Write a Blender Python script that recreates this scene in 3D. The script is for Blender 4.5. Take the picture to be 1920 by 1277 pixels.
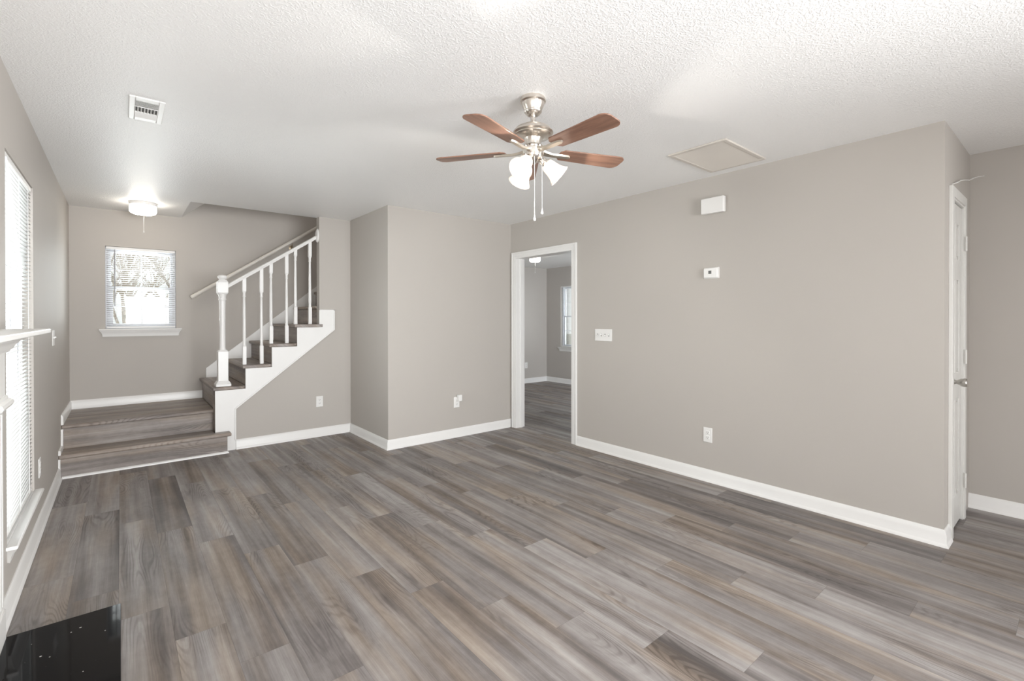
import bpy, bmesh, math, random
from mathutils import Vector, Matrix

# ------------------------------------------------------------------ clear
for o in list(bpy.data.objects):
    bpy.data.objects.remove(o, do_unlink=True)
scene = bpy.context.scene
COL = scene.collection
PI = math.pi
random.seed(7)

# ------------------------------------------------------------------ camera
CAM_H = 1.3134
YAW, PITCH, ROLL = math.radians(39.4124), math.radians(-0.2632), math.radians(-0.0486)
F_PX, CX, CY = 887.63, 955.905, 600.332
fwd0 = Vector((math.sin(YAW), math.cos(YAW), 0)); right0 = Vector((math.cos(YAW), -math.sin(YAW), 0)); up0 = Vector((0, 0, 1))
fwd = fwd0 * math.cos(PITCH) + up0 * math.sin(PITCH)
up1 = up0 * math.cos(PITCH) - fwd0 * math.sin(PITCH)
rgt = right0 * math.cos(ROLL) + up1 * math.sin(ROLL)
upv = up1 * math.cos(ROLL) - right0 * math.sin(ROLL)
cam_data = bpy.data.cameras.new('camera')
cam = bpy.data.objects.new('camera', cam_data)
COL.objects.link(cam)
M = Matrix.Identity(4)
for i in range(3):
    M[i][0], M[i][1], M[i][2] = rgt[i], upv[i], -fwd[i]
M[2][3] = CAM_H
cam.matrix_world = M
cam_data.sensor_width = 36.0
cam_data.sensor_fit = 'HORIZONTAL'
cam_data.lens = F_PX * 36.0 / 1920.0
cam_data.shift_x = (960 - CX) / 1920.0
cam_data.shift_y = -(638.5 - CY) / 1920.0
cam_data.clip_start = 0.02
scene.camera = cam

# ------------------------------------------------------------------ world, exposure, big lights
world = bpy.data.worlds.new('sky')
scene.world = world
world.use_nodes = True
wn = world.node_tree
bg = wn.nodes['Background']
bg.inputs[0].default_value = (0.98, 0.985, 1.0, 1)
bg.inputs[1].default_value = 1.05
vs = scene.view_settings
vs.view_transform = 'Standard'
try:
    vs.look = 'None'
except Exception:
    pass
vs.gamma = 1.0
vs.use_curve_mapping = False
vs.exposure = 0.08


def area(name, loc, direction, sx, sy, watts, color, spread=180):
    l = bpy.data.lights.new(name, 'AREA')
    l.shape = 'RECTANGLE'; l.size = sx; l.size_y = sy; l.energy = watts; l.color = color
    l.spread = math.radians(spread)
    o = bpy.data.objects.new(name, l)
    COL.objects.link(o)
    o.location = loc
    o.rotation_euler = Vector(direction).to_track_quat('-Z', 'Y').to_euler()
    return o


# daylight at the three visible windows, plus added fill lamps out of view
area('fill_rear_upward', (1.3, -3.35, 1.0), (-0.10, 1, 0.19), 2.4, 1.8, 40, (0.97, 0.985, 1.0), 75)  # added fill behind the camera, tilted up to brighten ceiling and far walls
area('fill_rear_wide', (1.3, -3.36, 1.0), (0.10, 1, -0.05), 2.4, 1.8, 44, (0.97, 0.985, 1.0), 100)  # second added rear fill, wider and nearly level
area('fill_hall', (4.75, -2.25, 1.0), (-1, 0.42, 0.05), 1.7, 1.8, 112, (0.97, 0.985, 1.0), 80)  # added fill out of view, brightens the left wall
area('fill_side', (-0.62, 0.2, 1.2), (1, 0.7, 0.10), 0.9, 1.7, 14, (0.95, 0.975, 1.0))  # added fill at an invented opening, brightens the right wall
area('daylight_left_window', (-1.7, 3.49, 1.15), (1, 0, 0.08), 1.9, 2.4, 195, (0.95, 0.975, 1.0))
area('daylight_landing_window', (0.176, 6.78, 1.64), (0, -1, 0.1), 0.58, 0.82, 22, (0.96, 0.98, 1.0))
area('daylight_bedroom_window', (7.2, 6.25, 1.35), (-1, 0, 0), 0.9, 1.2, 20, (0.90, 0.95, 1.0))
area('fill_bedroom', (4.9, 1.93, 1.35), (0.6, 1, 0.0), 1.0, 1.3, 44, (0.90, 0.95, 1.0), 90)  # added fill for the bedroom walls, no known source there
area('fill_upstairs', (3.9, 5.95, 4.95), (-0.55, -0.05, -1), 0.9, 0.7, 29, (1.0, 0.97, 0.93))  # added lamp in the closed stairwell top, brightens the flight


# ------------------------------------------------------------------ node helpers
class NT:
    def __init__(self, name):
        self.mat = bpy.data.materials.new(name)
        self.mat.use_nodes = True
        self.nt = self.mat.node_tree
        self.N = self.nt.nodes
        self.L = self.nt.links
        self.bsdf = self.N['Principled BSDF']
        self.out = self.N['Material Output']

    def put(self, sock, v):
        if hasattr(v, 'is_output'):
            self.L.new(v, sock)
        else:
            if isinstance(v, (tuple, list)) and len(v) == 3 and sock.type == 'RGBA':
                v = (*v, 1)
            sock.default_value = v

    def node(self, t, ins=None, **props):
        n = self.N.new(t)
        for k, v in props.items():
            setattr(n, k, v)
        for k, v in (ins or {}).items():
            self.put(n.inputs[k], v)
        return n

    def math(self, op, a, b=None, c=None, clamp=False):
        n = self.node('ShaderNodeMath', operation=op, use_clamp=clamp)
        for i, v in enumerate((a, b, c)):
            if v is not None:
                self.put(n.inputs[i], v)
        return n.outputs[0]

    def mix(self, f, a, b, blend='MIX'):
        n = self.node('ShaderNodeMix', data_type='RGBA', blend_type=blend)
        self.put(n.inputs[0], f); self.put(n.inputs[6], a); self.put(n.inputs[7], b)
        return n.outputs[2]

    def noise(self, vec, scale=1.0, detail=2.0, rough=0.5, dist=0.0):
        n = self.node('ShaderNodeTexNoise', {'Vector': vec, 'Scale': scale, 'Detail': detail, 'Roughness': rough, 'Distortion': dist})
        return n.outputs['Fac']

    def ramp(self, fac, stops):
        n = self.node('ShaderNodeValToRGB', {'Fac': fac})
        e = n.color_ramp.elements
        while len(e) < len(stops):
            e.new(0.5)
        for el, (p, c) in zip(e, stops):
            el.position = p
            el.color = (*c, 1) if len(c) == 3 else c
        return n.outputs['Color']

    def maprange(self, v, a, b, c=0.0, d=1.0):
        n = self.node('ShaderNodeMapRange', {'Value': v, 'From Min': a, 'From Max': b, 'To Min': c, 'To Max': d})
        return n.outputs[0]

    def comb(self, x, y, z):
        return self.node('ShaderNodeCombineXYZ', {'X': x, 'Y': y, 'Z': z}).outputs[0]

    def obj(self):
        return self.node('ShaderNodeTexCoord').outputs['Object']

    def sep(self, v):
        n = self.node('ShaderNodeSeparateXYZ', {0: v})
        return n.outputs

    def bump(self, h, strength, dist):
        n = self.node('ShaderNodeBump', {'Height': h, 'Strength': strength, 'Distance': dist})
        self.L.new(n.outputs[0], self.bsdf.inputs['Normal'])


def simple(name, color, rough=0.5, metal=0.0, spec=0.5, noise_amt=0.03, noise_scale=6.0):
    t = NT(name)
    n = t.noise(t.obj(), noise_scale, 3.0)
    k = t.maprange(n, 0.3, 0.7, 1 - noise_amt, 1 + noise_amt)
    c = t.node('ShaderNodeVectorMath', {0: color, 1: t.comb(k, k, k)}, operation='MULTIPLY').outputs[0]
    t.put(t.bsdf.inputs['Base Color'], c)
    t.bsdf.inputs['Roughness'].default_value = rough
    t.bsdf.inputs['Metallic'].default_value = metal
    t.bsdf.inputs['Specular IOR Level'].default_value = spec
    return t


def wood_layers(t, along, across, pid, tone, warm=0.0):
    """Weathered oak vinyl: long streaks, cathedral grain lines and fine fibre."""
    s = t.math('MULTIPLY', pid, 37.0)

    def n(fx, fy, off, detail=2.0, rough=0.5, dist=0.0):
        return t.noise(t.comb(t.math('MULTIPLY', across, fx), t.math('MULTIPLY', along, fy), t.math('ADD', s, off)), 1.0, detail, rough, dist)
    streak = n(13.0, 0.42, 0.0, 3.0, 0.55, 0.25)
    fine = n(46.0, 1.1, 3.0, 3.0, 0.6)
    patch = n(5.0, 1.9, 11.0, 4.0, 0.6)
    mottle = n(24.0, 17.0, 13.0, 3.0, 0.65)
    contour = n(8.0, 0.9, 5.0, 1.0, 0.4)
    ring = t.maprange(t.math('SINE', t.math('MULTIPLY', contour, 185.0)), 0.0, 1.0)
    fibre = n(230.0, 7.0, 0.5, 3.0, 0.65)
    hue = n(9.0, 0.9, 21.0, 2.0, 0.5)
    gate = t.maprange(n(3.0, 1.3, 31.0, 1.0), 0.50, 0.64)
    val = tone
    for src, amp in ((streak, 1.35), (fine, 0.34), (patch, 0.62), (mottle, 0.22), (fibre, 0.42)):
        val = t.math('ADD', val, t.math('MULTIPLY', t.math('SUBTRACT', src, 0.5), amp))
    val = t.math('SUBTRACT', val, t.math('MULTIPLY', t.math('MULTIPLY', ring, gate), 0.20))
    grey = t.ramp(val, [(0.0, (0.092, 0.080, 0.077)), (0.3, (0.175, 0.156, 0.150)), (0.6, (0.292, 0.268, 0.259)), (1.0, (0.46, 0.44, 0.43))])
    tan = t.ramp(val, [(0.0, (0.100, 0.078, 0.063)), (0.3, (0.198, 0.160, 0.133)), (0.6, (0.325, 0.272, 0.230)), (1.0, (0.49, 0.435, 0.385))])
    col = t.mix(t.math('ADD', t.maprange(hue, 0.45, 0.66), warm, clamp=True), grey, tan)
    return col, fibre


def plank_material():
    t = NT('weathered_oak_planks')
    x, y, z = t.sep(t.obj())[:3]
    pid = t.node('ShaderNodeAttribute', attribute_name='plank_seed').outputs['Fac']
    tone = t.node('ShaderNodeAttribute', attribute_name='plank_tone').outputs['Fac']
    col, fibre = wood_layers(t, y, x, pid, tone)
    # hairline bevels between the boards
    px = t.math('FRACT', t.math('DIVIDE', t.math('SUBTRACT', x, 0.525), 0.179))
    row = t.math('FLOOR', t.math('DIVIDE', t.math('SUBTRACT', x, 0.525), 0.179))
    py = t.math('FRACT', t.math('DIVIDE', t.math('ADD', t.math('SUBTRACT', y, 2.97), t.math('MULTIPLY', row, 0.31)), 1.24))
    ex = t.math('MULTIPLY', t.math('MINIMUM', px, t.math('SUBTRACT', 1.0, px)), 0.179)
    ey = t.math('MULTIPLY', t.math('MINIMUM', py, t.math('SUBTRACT', 1.0, py)), 1.24)
    e = t.math('MINIMUM', ex, ey)
    seam = t.maprange(e, 0.0004, 0.0012)
    col2 = t.mix(t.math('ADD', 0.62, t.math('MULTIPLY', seam, 0.38)), (0.07, 0.06, 0.055), col)
    t.put(t.bsdf.inputs['Base Color'], col2)
    t.put(t.bsdf.inputs['Roughness'], t.maprange(fibre, 0.3, 0.7, 0.42, 0.56))
    t.bsdf.inputs['Specular IOR Level'].default_value = 0.42
    h = t.math('ADD', t.math('MULTIPLY', fibre, 0.25), seam)
    t.bump(h, 0.25, 0.0012)
    return t.mat


def step_material(axis, name, tone):
    t = NT(name)
    x, y, z = t.sep(t.obj())[:3]
    if axis == 'x':
        along, across = x, t.math('ADD', y, z)
    else:
        along, across = y, t.math('ADD', x, z)
    info = t.node('ShaderNodeObjectInfo').outputs['Random']
    col, fibre = wood_layers(t, along, across, t.math('ADD', info, 0.37), tone, 0.35)
    t.put(t.bsdf.inputs['Base Color'], col)
    t.bsdf.inputs['Roughness'].default_value = 0.5
    t.bump(fibre, 0.15, 0.001)
    return t.mat


def wall_paint():
    t = simple('greige_wall_paint', (0.50, 0.468, 0.433), 0.62, spec=0.3, noise_amt=0.012, noise_scale=1.3)
    h = t.noise(t.obj(), 320.0, 2.0)
    t.bump(h, 0.08, 0.001)
    return t.mat


def ceiling_paint():
    t = simple('knockdown_ceiling_paint', (0.92, 0.918, 0.91), 0.42, spec=0.45, noise_amt=0.012, noise_scale=1.0)
    o = t.obj()
    a = t.noise(o, 115.0, 2.0, 0.5, 0.4)
    b = t.noise(o, 170.0, 2.0)
    blob = t.maprange(a, 0.46, 0.62)
    h = t.math('ADD', blob, t.math('MULTIPLY', b, 0.35))
    t.bump(h, 0.42, 0.0026)
    return t.mat


def granite():
    t = NT('black_granite')
    o = t.obj()
    v = t.node('ShaderNodeTexVoronoi', {'Vector': o, 'Scale': 25.0, 'Randomness': 1.0}, feature='F1')
    r = t.node('ShaderNodeTexWhiteNoise', {'Vector': v.outputs['Position']}).outputs['Value']
    rad = t.maprange(r, 0.5, 1.0, 0.04, 0.11)
    sp = t.math('MULTIPLY', t.math('LESS_THAN', v.outputs['Distance'], rad), t.math('GREATER_THAN', r, 0.5))
    v2 = t.node('ShaderNodeTexVoronoi', {'Vector': o, 'Scale': 95.0, 'Randomness': 1.0}, feature='F1')
    r2 = t.node('ShaderNodeTexWhiteNoise', {'Vector': v2.outputs['Position']}).outputs['Value']
    sp2 = t.math('LESS_THAN', v2.outputs['Distance'], t.maprange(r2, 0.8, 1.0, 0.0, 0.14))
    c = t.mix(sp2, (0.005, 0.005, 0.006), (0.08, 0.08, 0.085))
    c = t.mix(sp, c, (0.62, 0.60, 0.57))
    t.put(t.bsdf.inputs['Base Color'], c)
    t.bsdf.inputs['Roughness'].default_value = 0.05
    t.bsdf.inputs['Specular IOR Level'].default_value = 0.13
    return t.mat


def walnut_blade():
    t = NT('fan_blade_wood')
    uv = t.node('ShaderNodeAttribute', attribute_name='grain').outputs['Vector']
    x, y, z = t.sep(uv)[:3]
    n = t.noise(t.comb(t.math('MULTIPLY', x, 4.0), t.math('MULTIPLY', y, 42.0), z), 1.0, 4.0, 0.6, 0.4)
    c = t.ramp(n, [(0.3, (0.175, 0.088, 0.058)), (0.55, (0.265, 0.140, 0.094)), (0.75, (0.335, 0.185, 0.128))])
    t.put(t.bsdf.inputs['Base Color'], c)
    t.bsdf.inputs['Roughness'].default_value = 0.34
    return t.mat


def translucent(name, color, amount, rough=0.5, emit=None, estr=0.0):
    t = NT(name)
    n = t.noise(t.obj(), 8.0, 2.0)
    k = t.maprange(n, 0.3, 0.7, 0.98, 1.02)
    c = t.node('ShaderNodeVectorMath', {0: color, 1: t.comb(k, k, k)}, operation='MULTIPLY').outputs[0]
    t.put(t.bsdf.inputs['Base Color'], c)
    t.bsdf.inputs['Roughness'].default_value = rough
    if emit:
        t.put(t.bsdf.inputs['Emission Color'], emit)
        t.bsdf.inputs['Emission Strength'].default_value = estr
    tr = t.node('ShaderNodeBsdfTranslucent', {'Color': c})
    mx = t.node('ShaderNodeMixShader', {0: amount})
    t.L.new(t.bsdf.outputs[0], mx.inputs[1]); t.L.new(tr.outputs[0], mx.inputs[2])
    t.L.new(mx.outputs[0], t.out.inputs['Surface'])
    return t.mat


def pane_glass():
    t = NT('window_glass')
    fr = t.node('ShaderNodeFresnel', {'IOR': 1.45}).outputs[0]
    smear = t.noise(t.obj(), 3.0, 2.0)
    f = t.math('ADD', t.math('MULTIPLY', fr, 0.8), t.math('MULTIPLY', smear, 0.02))
    tr = t.node('ShaderNodeBsdfTransparent', {'Color': (0.96, 0.98, 0.97)})
    gl = t.node('ShaderNodeBsdfGlossy', {'Color': (1, 1, 1), 'Roughness': 0.02})
    mx = t.node('ShaderNodeMixShader', {0: f})
    t.L.new(tr.outputs[0], mx.inputs[1]); t.L.new(gl.outputs[0], mx.inputs[2])
    t.L.new(mx.outputs[0], t.out.inputs['Surface'])
    return t.mat


def emitter(name, color, strength):
    t = NT(name)
    n = t.noise(t.obj(), 5.0, 1.0)
    k = t.maprange(n, 0.3, 0.7, 0.97, 1.03)
    c = t.node('ShaderNodeVectorMath', {0: color, 1: t.comb(k, k, k)}, operation='MULTIPLY').outputs[0]
    t.put(t.bsdf.inputs['Base Color'], (0.9, 0.9, 0.88))
    t.put(t.bsdf.inputs['Emission Color'], c)
    t.bsdf.inputs['Emission Strength'].default_value = strength
    t.bsdf.inputs['Roughness'].default_value = 0.3
    return t.mat


def brushed(name, color, rough):
    t = simple(name, color, rough, metal=1.0, noise_amt=0.05, noise_scale=40.0)
    return t.mat


MAT_WALL = wall_paint()
MAT_CEIL = ceiling_paint()
MAT_TRIM = simple('white_semigloss_trim', (0.85, 0.842, 0.825), 0.32, noise_amt=0.01).mat
MAT_MANTEL = simple('white_mantel_paint', (0.80, 0.79, 0.765), 0.35, noise_amt=0.01).mat
MAT_DOOR = simple('white_door_paint', (0.73, 0.72, 0.69), 0.4, noise_amt=0.01).mat
MAT_RAIL = simple('cream_rail_paint', (0.84, 0.80, 0.74), 0.35, noise_amt=0.01).mat
MAT_FLOOR = plank_material()
MAT_STEP_X = step_material('x', 'weathered_oak_step', 0.56)
MAT_STEP_Y = step_material('y', 'weathered_oak_tread', 0.60)
MAT_GRANITE = granite()
MAT_NICKEL = brushed('brushed_nickel', (0.70, 0.655, 0.60), 0.28)
MAT_CHROME = brushed('polished_nickel', (0.78, 0.74, 0.69), 0.14)
MAT_ARM = brushed('champagne_nickel', (0.55, 0.50, 0.43), 0.42)
MAT_KNOB = brushed('satin_steel', (0.50, 0.48, 0.45), 0.3)
MAT_BLADE = walnut_blade()
MAT_SHADE = translucent('frosted_shade_glass', (0.93, 0.88, 0.83), 0.10, 0.25, (1.0, 0.84, 0.68), 0.45)
MAT_BULB = emitter('warm_bulb', (1.0, 0.86, 0.66), 14.0)
MAT_DRUM = emitter('lit_drum_glass', (1.0, 0.93, 0.82), 12.0)
MAT_PLASTIC = simple('white_plastic', (0.84, 0.83, 0.81), 0.35, noise_amt=0.01).mat
MAT_DARKPLASTIC = simple('dark_display', (0.10, 0.10, 0.095), 0.3).mat
MAT_SLOT = simple('dark_slot', (0.12, 0.115, 0.11), 0.6).mat
MAT_VINYL = simple('white_vinyl_frame', (0.74, 0.75, 0.78), 0.4, noise_amt=0.01).mat
MAT_SLAT = translucent('white_blind_slat', (0.74, 0.735, 0.725), 0.08, 0.4)
MAT_CORD = simple('white_cord', (0.80, 0.79, 0.77), 0.6).mat
MAT_WAND = translucent('clear_wand_plastic', (0.86, 0.86, 0.87), 0.3, 0.2)
MAT_GRILLE = simple('cream_grille_paint', (0.66, 0.615, 0.56), 0.45, noise_amt=0.01).mat
MAT_DUCT = simple('dark_duct', (0.16, 0.155, 0.15), 0.8).mat
MAT_GLASS = pane_glass()
MAT_BARK = simple('bare_tree_bark', (0.60, 0.53, 0.45), 0.9, noise_amt=0.25, noise_scale=12).mat
MAT_GROUND = simple('winter_lawn', (0.47, 0.45, 0.39), 0.95, noise_amt=0.2, noise_scale=1.5).mat
MAT_BRASS = brushed('aged_brass', (0.36, 0.30, 0.22), 0.45)


# ------------------------------------------------------------------ mesh helpers
class MB:
    def __init__(self):
        self.bm = bmesh.new()

    def box(self, x0, x1, y0, y1, z0, z1):
        v = [self.bm.verts.new(p) for p in ((x0, y0, z0), (x1, y0, z0), (x1, y1, z0), (x0, y1, z0), (x0, y0, z1), (x1, y0, z1), (x1, y1, z1), (x0, y1, z1))]
        for f in ((0, 3, 2, 1), (4, 5, 6, 7), (0, 1, 5, 4), (1, 2, 6, 5), (2, 3, 7, 6), (3, 0, 4, 7)):
            self.bm.faces.new([v[i] for i in f])
        return self

    def prism(self, pts, axis, a, b):
        """Extrude a 2-D polygon along an axis: the two coordinates are the other axes in x, y, z order."""
        def P(p, t):
            return {'x': (t, p[0], p[1]), 'y': (p[0], t, p[1]), 'z': (p[0], p[1], t)}[axis]
        va = [self.bm.verts.new(P(p, a)) for p in pts]
        vb = [self.bm.verts.new(P(p, b)) for p in pts]
        self.bm.faces.new(va)
        self.bm.faces.new(vb[::-1])
        n = len(pts)
        for i in range(n):
            self.bm.faces.new((va[i], vb[i], vb[(i + 1) % n], va[(i + 1) % n]))
        return self

    def sweep(self, prof, p0, p1, out, m0=0.0, m1=0.0):
        """A moulding: profile points (away from wall, height) run from p0 to p1; out = wall normal; m0/m1 mitre the ends."""
        p0, p1, out = Vector(p0), Vector(p1), Vector(out)
        d = (p1 - p0).normalized()
        va = [self.bm.verts.new(p0 + out * a + Vector((0, 0, h)) - d * (m0 * a)) for a, h in prof]
        vb = [self.bm.verts.new(p1 + out * a + Vector((0, 0, h)) + d * (m1 * a)) for a, h in prof]
        self.bm.faces.new(va); self.bm.faces.new(vb[::-1])
        n = len(prof)
        for i in range(n):
            self.bm.faces.new((va[i], vb[i], vb[(i + 1) % n], va[(i + 1) % n]))
        return self

    def lathe(self, prof, center=(0, 0, 0), axis=(0, 0, 1), seg=32, close=True):
        """prof: list of (radius, height along axis)."""
        q = Vector((0, 0, 1)).rotation_difference(Vector(axis).normalized())
        c = Vector(center)
        rings = []
        for r, h in prof:
            if r < 1e-6:
                rings.append([self.bm.verts.new(c + q @ Vector((0, 0, h)))])
            else:
                rings.append([self.bm.verts.new(c + q @ Vector((r * math.cos(2 * PI * k / seg), r * math.sin(2 * PI * k / seg), h))) for k in range(seg)])
        for A, B in zip(rings, rings[1:]):
            for k in range(seg):
                k2 = (k + 1) % seg
                if len(A) == 1 and len(B) == 1:
                    continue
                if len(A) == 1:
                    self.bm.faces.new((A[0], B[k], B[k2]))
                elif len(B) == 1:
                    self.bm.faces.new((A[k], A[k2], B[0]))
                else:
                    self.bm.faces.new((A[k], A[k2], B[k2], B[k]))
        if close:
            if len(rings[0]) > 1:
                self.bm.faces.new(rings[0][::-1])
            if len(rings[-1]) > 1:
                self.bm.faces.new(rings[-1])
        return self

    def tube(self, pts, r, seg=10, radii=None):
        pts = [Vector(p) for p in pts]
        rings = []
        ref = Vector((0.31, 0.87, 0.37))
        for i, p in enumerate(pts):
            d = (pts[min(i + 1, len(pts) - 1)] - pts[max(i - 1, 0)]).normalized()
            a = d.cross(ref).normalized()
            b = d.cross(a)
            rr = radii[i] if radii else r
            rings.append([self.bm.verts.new(p + a * rr * math.cos(2 * PI * k / seg) + b * rr * math.sin(2 * PI * k / seg)) for k in range(seg)])
        for A, B in zip(rings, rings[1:]):
            for k in range(seg):
                self.bm.faces.new((A[k], A[(k + 1) % seg], B[(k + 1) % seg], B[k]))
        self.bm.faces.new(rings[0][::-1]); self.bm.faces.new(rings[-1])
        return self

    def obox(self, c, ax, ay, az):
        """Oriented box: centre and three half-axis vectors."""
        c, ax, ay, az = Vector(c), Vector(ax), Vector(ay), Vector(az)
        v = [self.bm.verts.new(c + ax * i + ay * j + az * k) for i, j, k in ((-1, -1, -1), (1, -1, -1), (1, 1, -1), (-1, 1, -1), (-1, -1, 1), (1, -1, 1), (1, 1, 1), (-1, 1, 1))]
        for f in ((0, 3, 2, 1), (4, 5, 6, 7), (0, 1, 5, 4), (1, 2, 6, 5), (2, 3, 7, 6), (3, 0, 4, 7)):
            self.bm.faces.new([v[i] for i in f])
        return self


def tag(o, label=None, cat=None, group=None, kind=None):
    for k, v in (('label', label), ('category', cat), ('group', group), ('kind', kind)):
        if v:
            o[k] = v
    return o


def origin(o):
    p = Vector((0, 0, 0))
    while o is not None:
        p += o.location
        o = o.parent
    return p


def build(name, mb, mat, parent=None, bevel=0.0, smooth=True, loc=None):
    """Links the collected shapes as ONE mesh object; coordinates are given in the room's metres."""
    bm = mb.bm
    bmesh.ops.recalc_face_normals(bm, faces=bm.faces[:])
    base = origin(parent) if parent is not None else Vector(loc or (0, 0, 0))
    for v in bm.verts:
        v.co -= base
    me = bpy.data.meshes.new(name)
    bm.to_mesh(me)
    bm.free()
    me.materials.append(mat)
    if smooth:
        me.polygons.foreach_set('use_smooth', [True] * len(me.polygons))
        me.set_sharp_from_angle(angle=math.radians(38))
    o = bpy.data.objects.new(name, me)
    COL.objects.link(o)
    if parent is not None:
        o.parent = parent
    else:
        o.location = base
    if bevel:
        b = o.modifiers.new('edge', 'BEVEL')
        b.width = bevel; b.segments = 2; b.limit_method = 'ANGLE'; b.angle_limit = math.radians(40)
    return o


def empty(name, loc):
    o = bpy.data.objects.new(name, None)
    COL.objects.link(o)
    o.location = loc
    o.empty_display_size = 0.1
    return o


def struct(name, mb, mat, bevel=0.0):
    o = build(name, mb, mat, None, bevel)
    o['kind'] = 'structure'
    return o


def copy_tree(o, parent=None):
    c = o.copy()
    COL.objects.link(c)
    c.parent = parent
    for ch in list(o.children):
        copy_tree(ch, c)
    return c


# ------------------------------------------------------------------ room numbers (metres)
H = 2.44
XL, XR, XB = -0.396, 3.642, 2.055
Y1, Y2, Y3, YB = 0.514, 4.412, 5.408, 6.425
XH = 4.55
YR = -3.2
T = 0.115
WX0, WX1, WZ0, WZ1 = -0.123, 0.475, 1.203, 2.062          # landing window
LY0, LY1, LZ0, LZ1 = 3.055, 3.92, 0.30, 2.075             # left window
DY0, DY1, DZ = 3.392, 4.322, 2.035                        # doorway in the right wall
BX, BY, BH = 6.874, 7.153, 2.34                           # bedroom beyond the doorway
BW0, BW1, BWZ0, BWZ1 = 5.85, 6.745, 0.725, 1.955          # bedroom window

# ------------------------------------------------------------------ floor (one face per board)
# boards whose overall tone stands out: (row from the left, board along the row)
TONES = {(-2, 0): 0.33, (0, -1): 0.40, (0, 0): 0.53, (1, 0): 0.38, (1, -1): 0.50, (2, 0): 0.60, (2, -1): 0.45, (3, 0): 0.55, (5, 0): 0.42, (5, 1): 0.56,
         (5, -1): 0.63, (7, 0): 0.67, (7, 1): 0.42, (8, 0): 0.38, (8, 1): 0.52, (9, 0): 0.62, (9, 1): 0.50, (11, 1): 0.61, (11, 2): 0.38, (12, 1): 0.38,
         (12, 2): 0.55, (13, 1): 0.40, (13, 2): 0.52, (14, 2): 0.36, (14, 1): 0.56, (15, 1): 0.57, (16, 2): 0.40, (16, 3): 0.50, (-1, 0): 0.56, (-1, -1): 0.47, (-3, -1): 0.46}
fb = MB()
fb.box(-0.6, 7.1, YR - 0.1, 7.4, -0.2, -0.004)
lay_s = fb.bm.faces.layers.float.new('plank_seed')
lay_t = fb.bm.faces.layers.float.new('plank_tone')
rng = random.Random(21)
for r in range(-6, 37):
    x0, x1 = max(-0.6, 0.525 + 0.179 * r), min(7.1, 0.525 + 0.179 * (r + 1))
    if x1 <= x0:
        continue
    n0 = math.floor((YR - 2.97 + 0.31 * r) / 1.24) - 1
    for n in range(n0, n0 + 11):
        ya, yb = 2.97 - 0.31 * r + 1.24 * n, 2.97 - 0.31 * r + 1.24 * (n + 1)
        ya, yb = max(ya, YR - 0.1), min(yb, 7.4)
        seed, tone = rng.random(), rng.gauss(0.50, 0.075)
        if yb <= ya + 1e-4:
            continue
        v = [fb.bm.verts.new(p) for p in ((x0, ya, 0), (x1, ya, 0), (x1, yb, 0), (x0, yb, 0))]
        f = fb.bm.faces.new(v)
        f[lay_s] = seed
        f[lay_t] = TONES.get((r, n), max(0.27, min(0.75, tone)))
struct('floor', fb, MAT_FLOOR)

# ------------------------------------------------------------------ ceilings
m = MB()
m.box(-0.55, XH + 0.12, YR - 0.1, 5.498, H, H + 0.1)
m.box(-0.55, 0.525, 5.498, YB + 0.1, H, H + 0.1)
struct('ceiling', m, MAT_CEIL)
m = MB()
m.box(XR + T, BX + 0.15, 2.0, BY + 0.15, BH, BH + 0.09)
struct('ceiling_bedroom', m, MAT_CEIL)
m = MB()
m.prism([(0.525, 2.44), (3.7, 2.44 + 3.175 * 0.85), (3.7, 2.54 + 3.175 * 0.85), (0.525, 2.56)], 'y', 5.40, YB + 0.02)
m.box(3.6, 4.7, 5.40, YB + 0.1, 5.13, 5.23)
struct('ceiling_stair_slope', m, MAT_CEIL)

# ------------------------------------------------------------------ walls
# left wall with the blind-covered window and an unseen gap added for the side fill lamp
m = MB()
W = XL - 0.13
m.box(W, XL, YR, -0.25, 0, H)
m.box(W, XL, -0.25, 0.65, 0, 0.30); m.box(W, XL, -0.25, 0.65, 2.075, H)
m.box(W, XL, 0.65, LY0, 0, H)
m.box(W, XL, LY0, LY1, 0, LZ0 - 0.02); m.box(W, XL, LY0, LY1, LZ1, H)
m.box(W, XL, LY1, YB + 0.13, 0, H)
struct('wall_left', m, MAT_WALL)
# back wall with the landing window, running on up the stair well
m = MB()
Y9 = YB + 0.13
m.box(XL, WX0, YB, Y9, 0, H); m.box(WX1, 4.6, YB, Y9, 0, 5.2)
m.box(WX0, WX1, YB, Y9, 0, WZ0 - 0.012); m.box(WX0, WX1, YB, Y9, WZ1, H)
struct('wall_back', m, MAT_WALL)
# wall below and beside the flight
m = MB()
m.prism([(0.735, 0), (XB, 0), (XB, H), (1.705, H), (1.705, 1.19), (0.735, 0.40)], 'y', Y3, 5.498)
m.box(XB, 3.64, 5.41, 5.498, 0, H)
struct('wall_stairs', m, MAT_WALL)
m = MB()
m.box(0.525, 4.6, 5.40, 5.498, H + 0.1, 5.2)
m.box(4.5, 4.6, 5.40, YB, 0, 5.2)
struct('wall_stairwell', m, MAT_WALL)
m = MB(); m.box(XB, XB + T, Y2, Y3, 0, H); struct('wall_jog', m, MAT_WALL)
m = MB(); m.box(XB + T, XR, Y2, Y2 + T, 0, H); struct('wall_middle', m, MAT_WALL)
# right wall with the doorway
m = MB()
m.box(XR, XR + T, Y1, DY0, 0, H)
m.box(XR, XR + T, DY1, BY + 0.1, 0, H)
m.box(XR, XR + T, DY0, DY1, DZ, H)
struct('wall_right', m, MAT_WALL)
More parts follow.
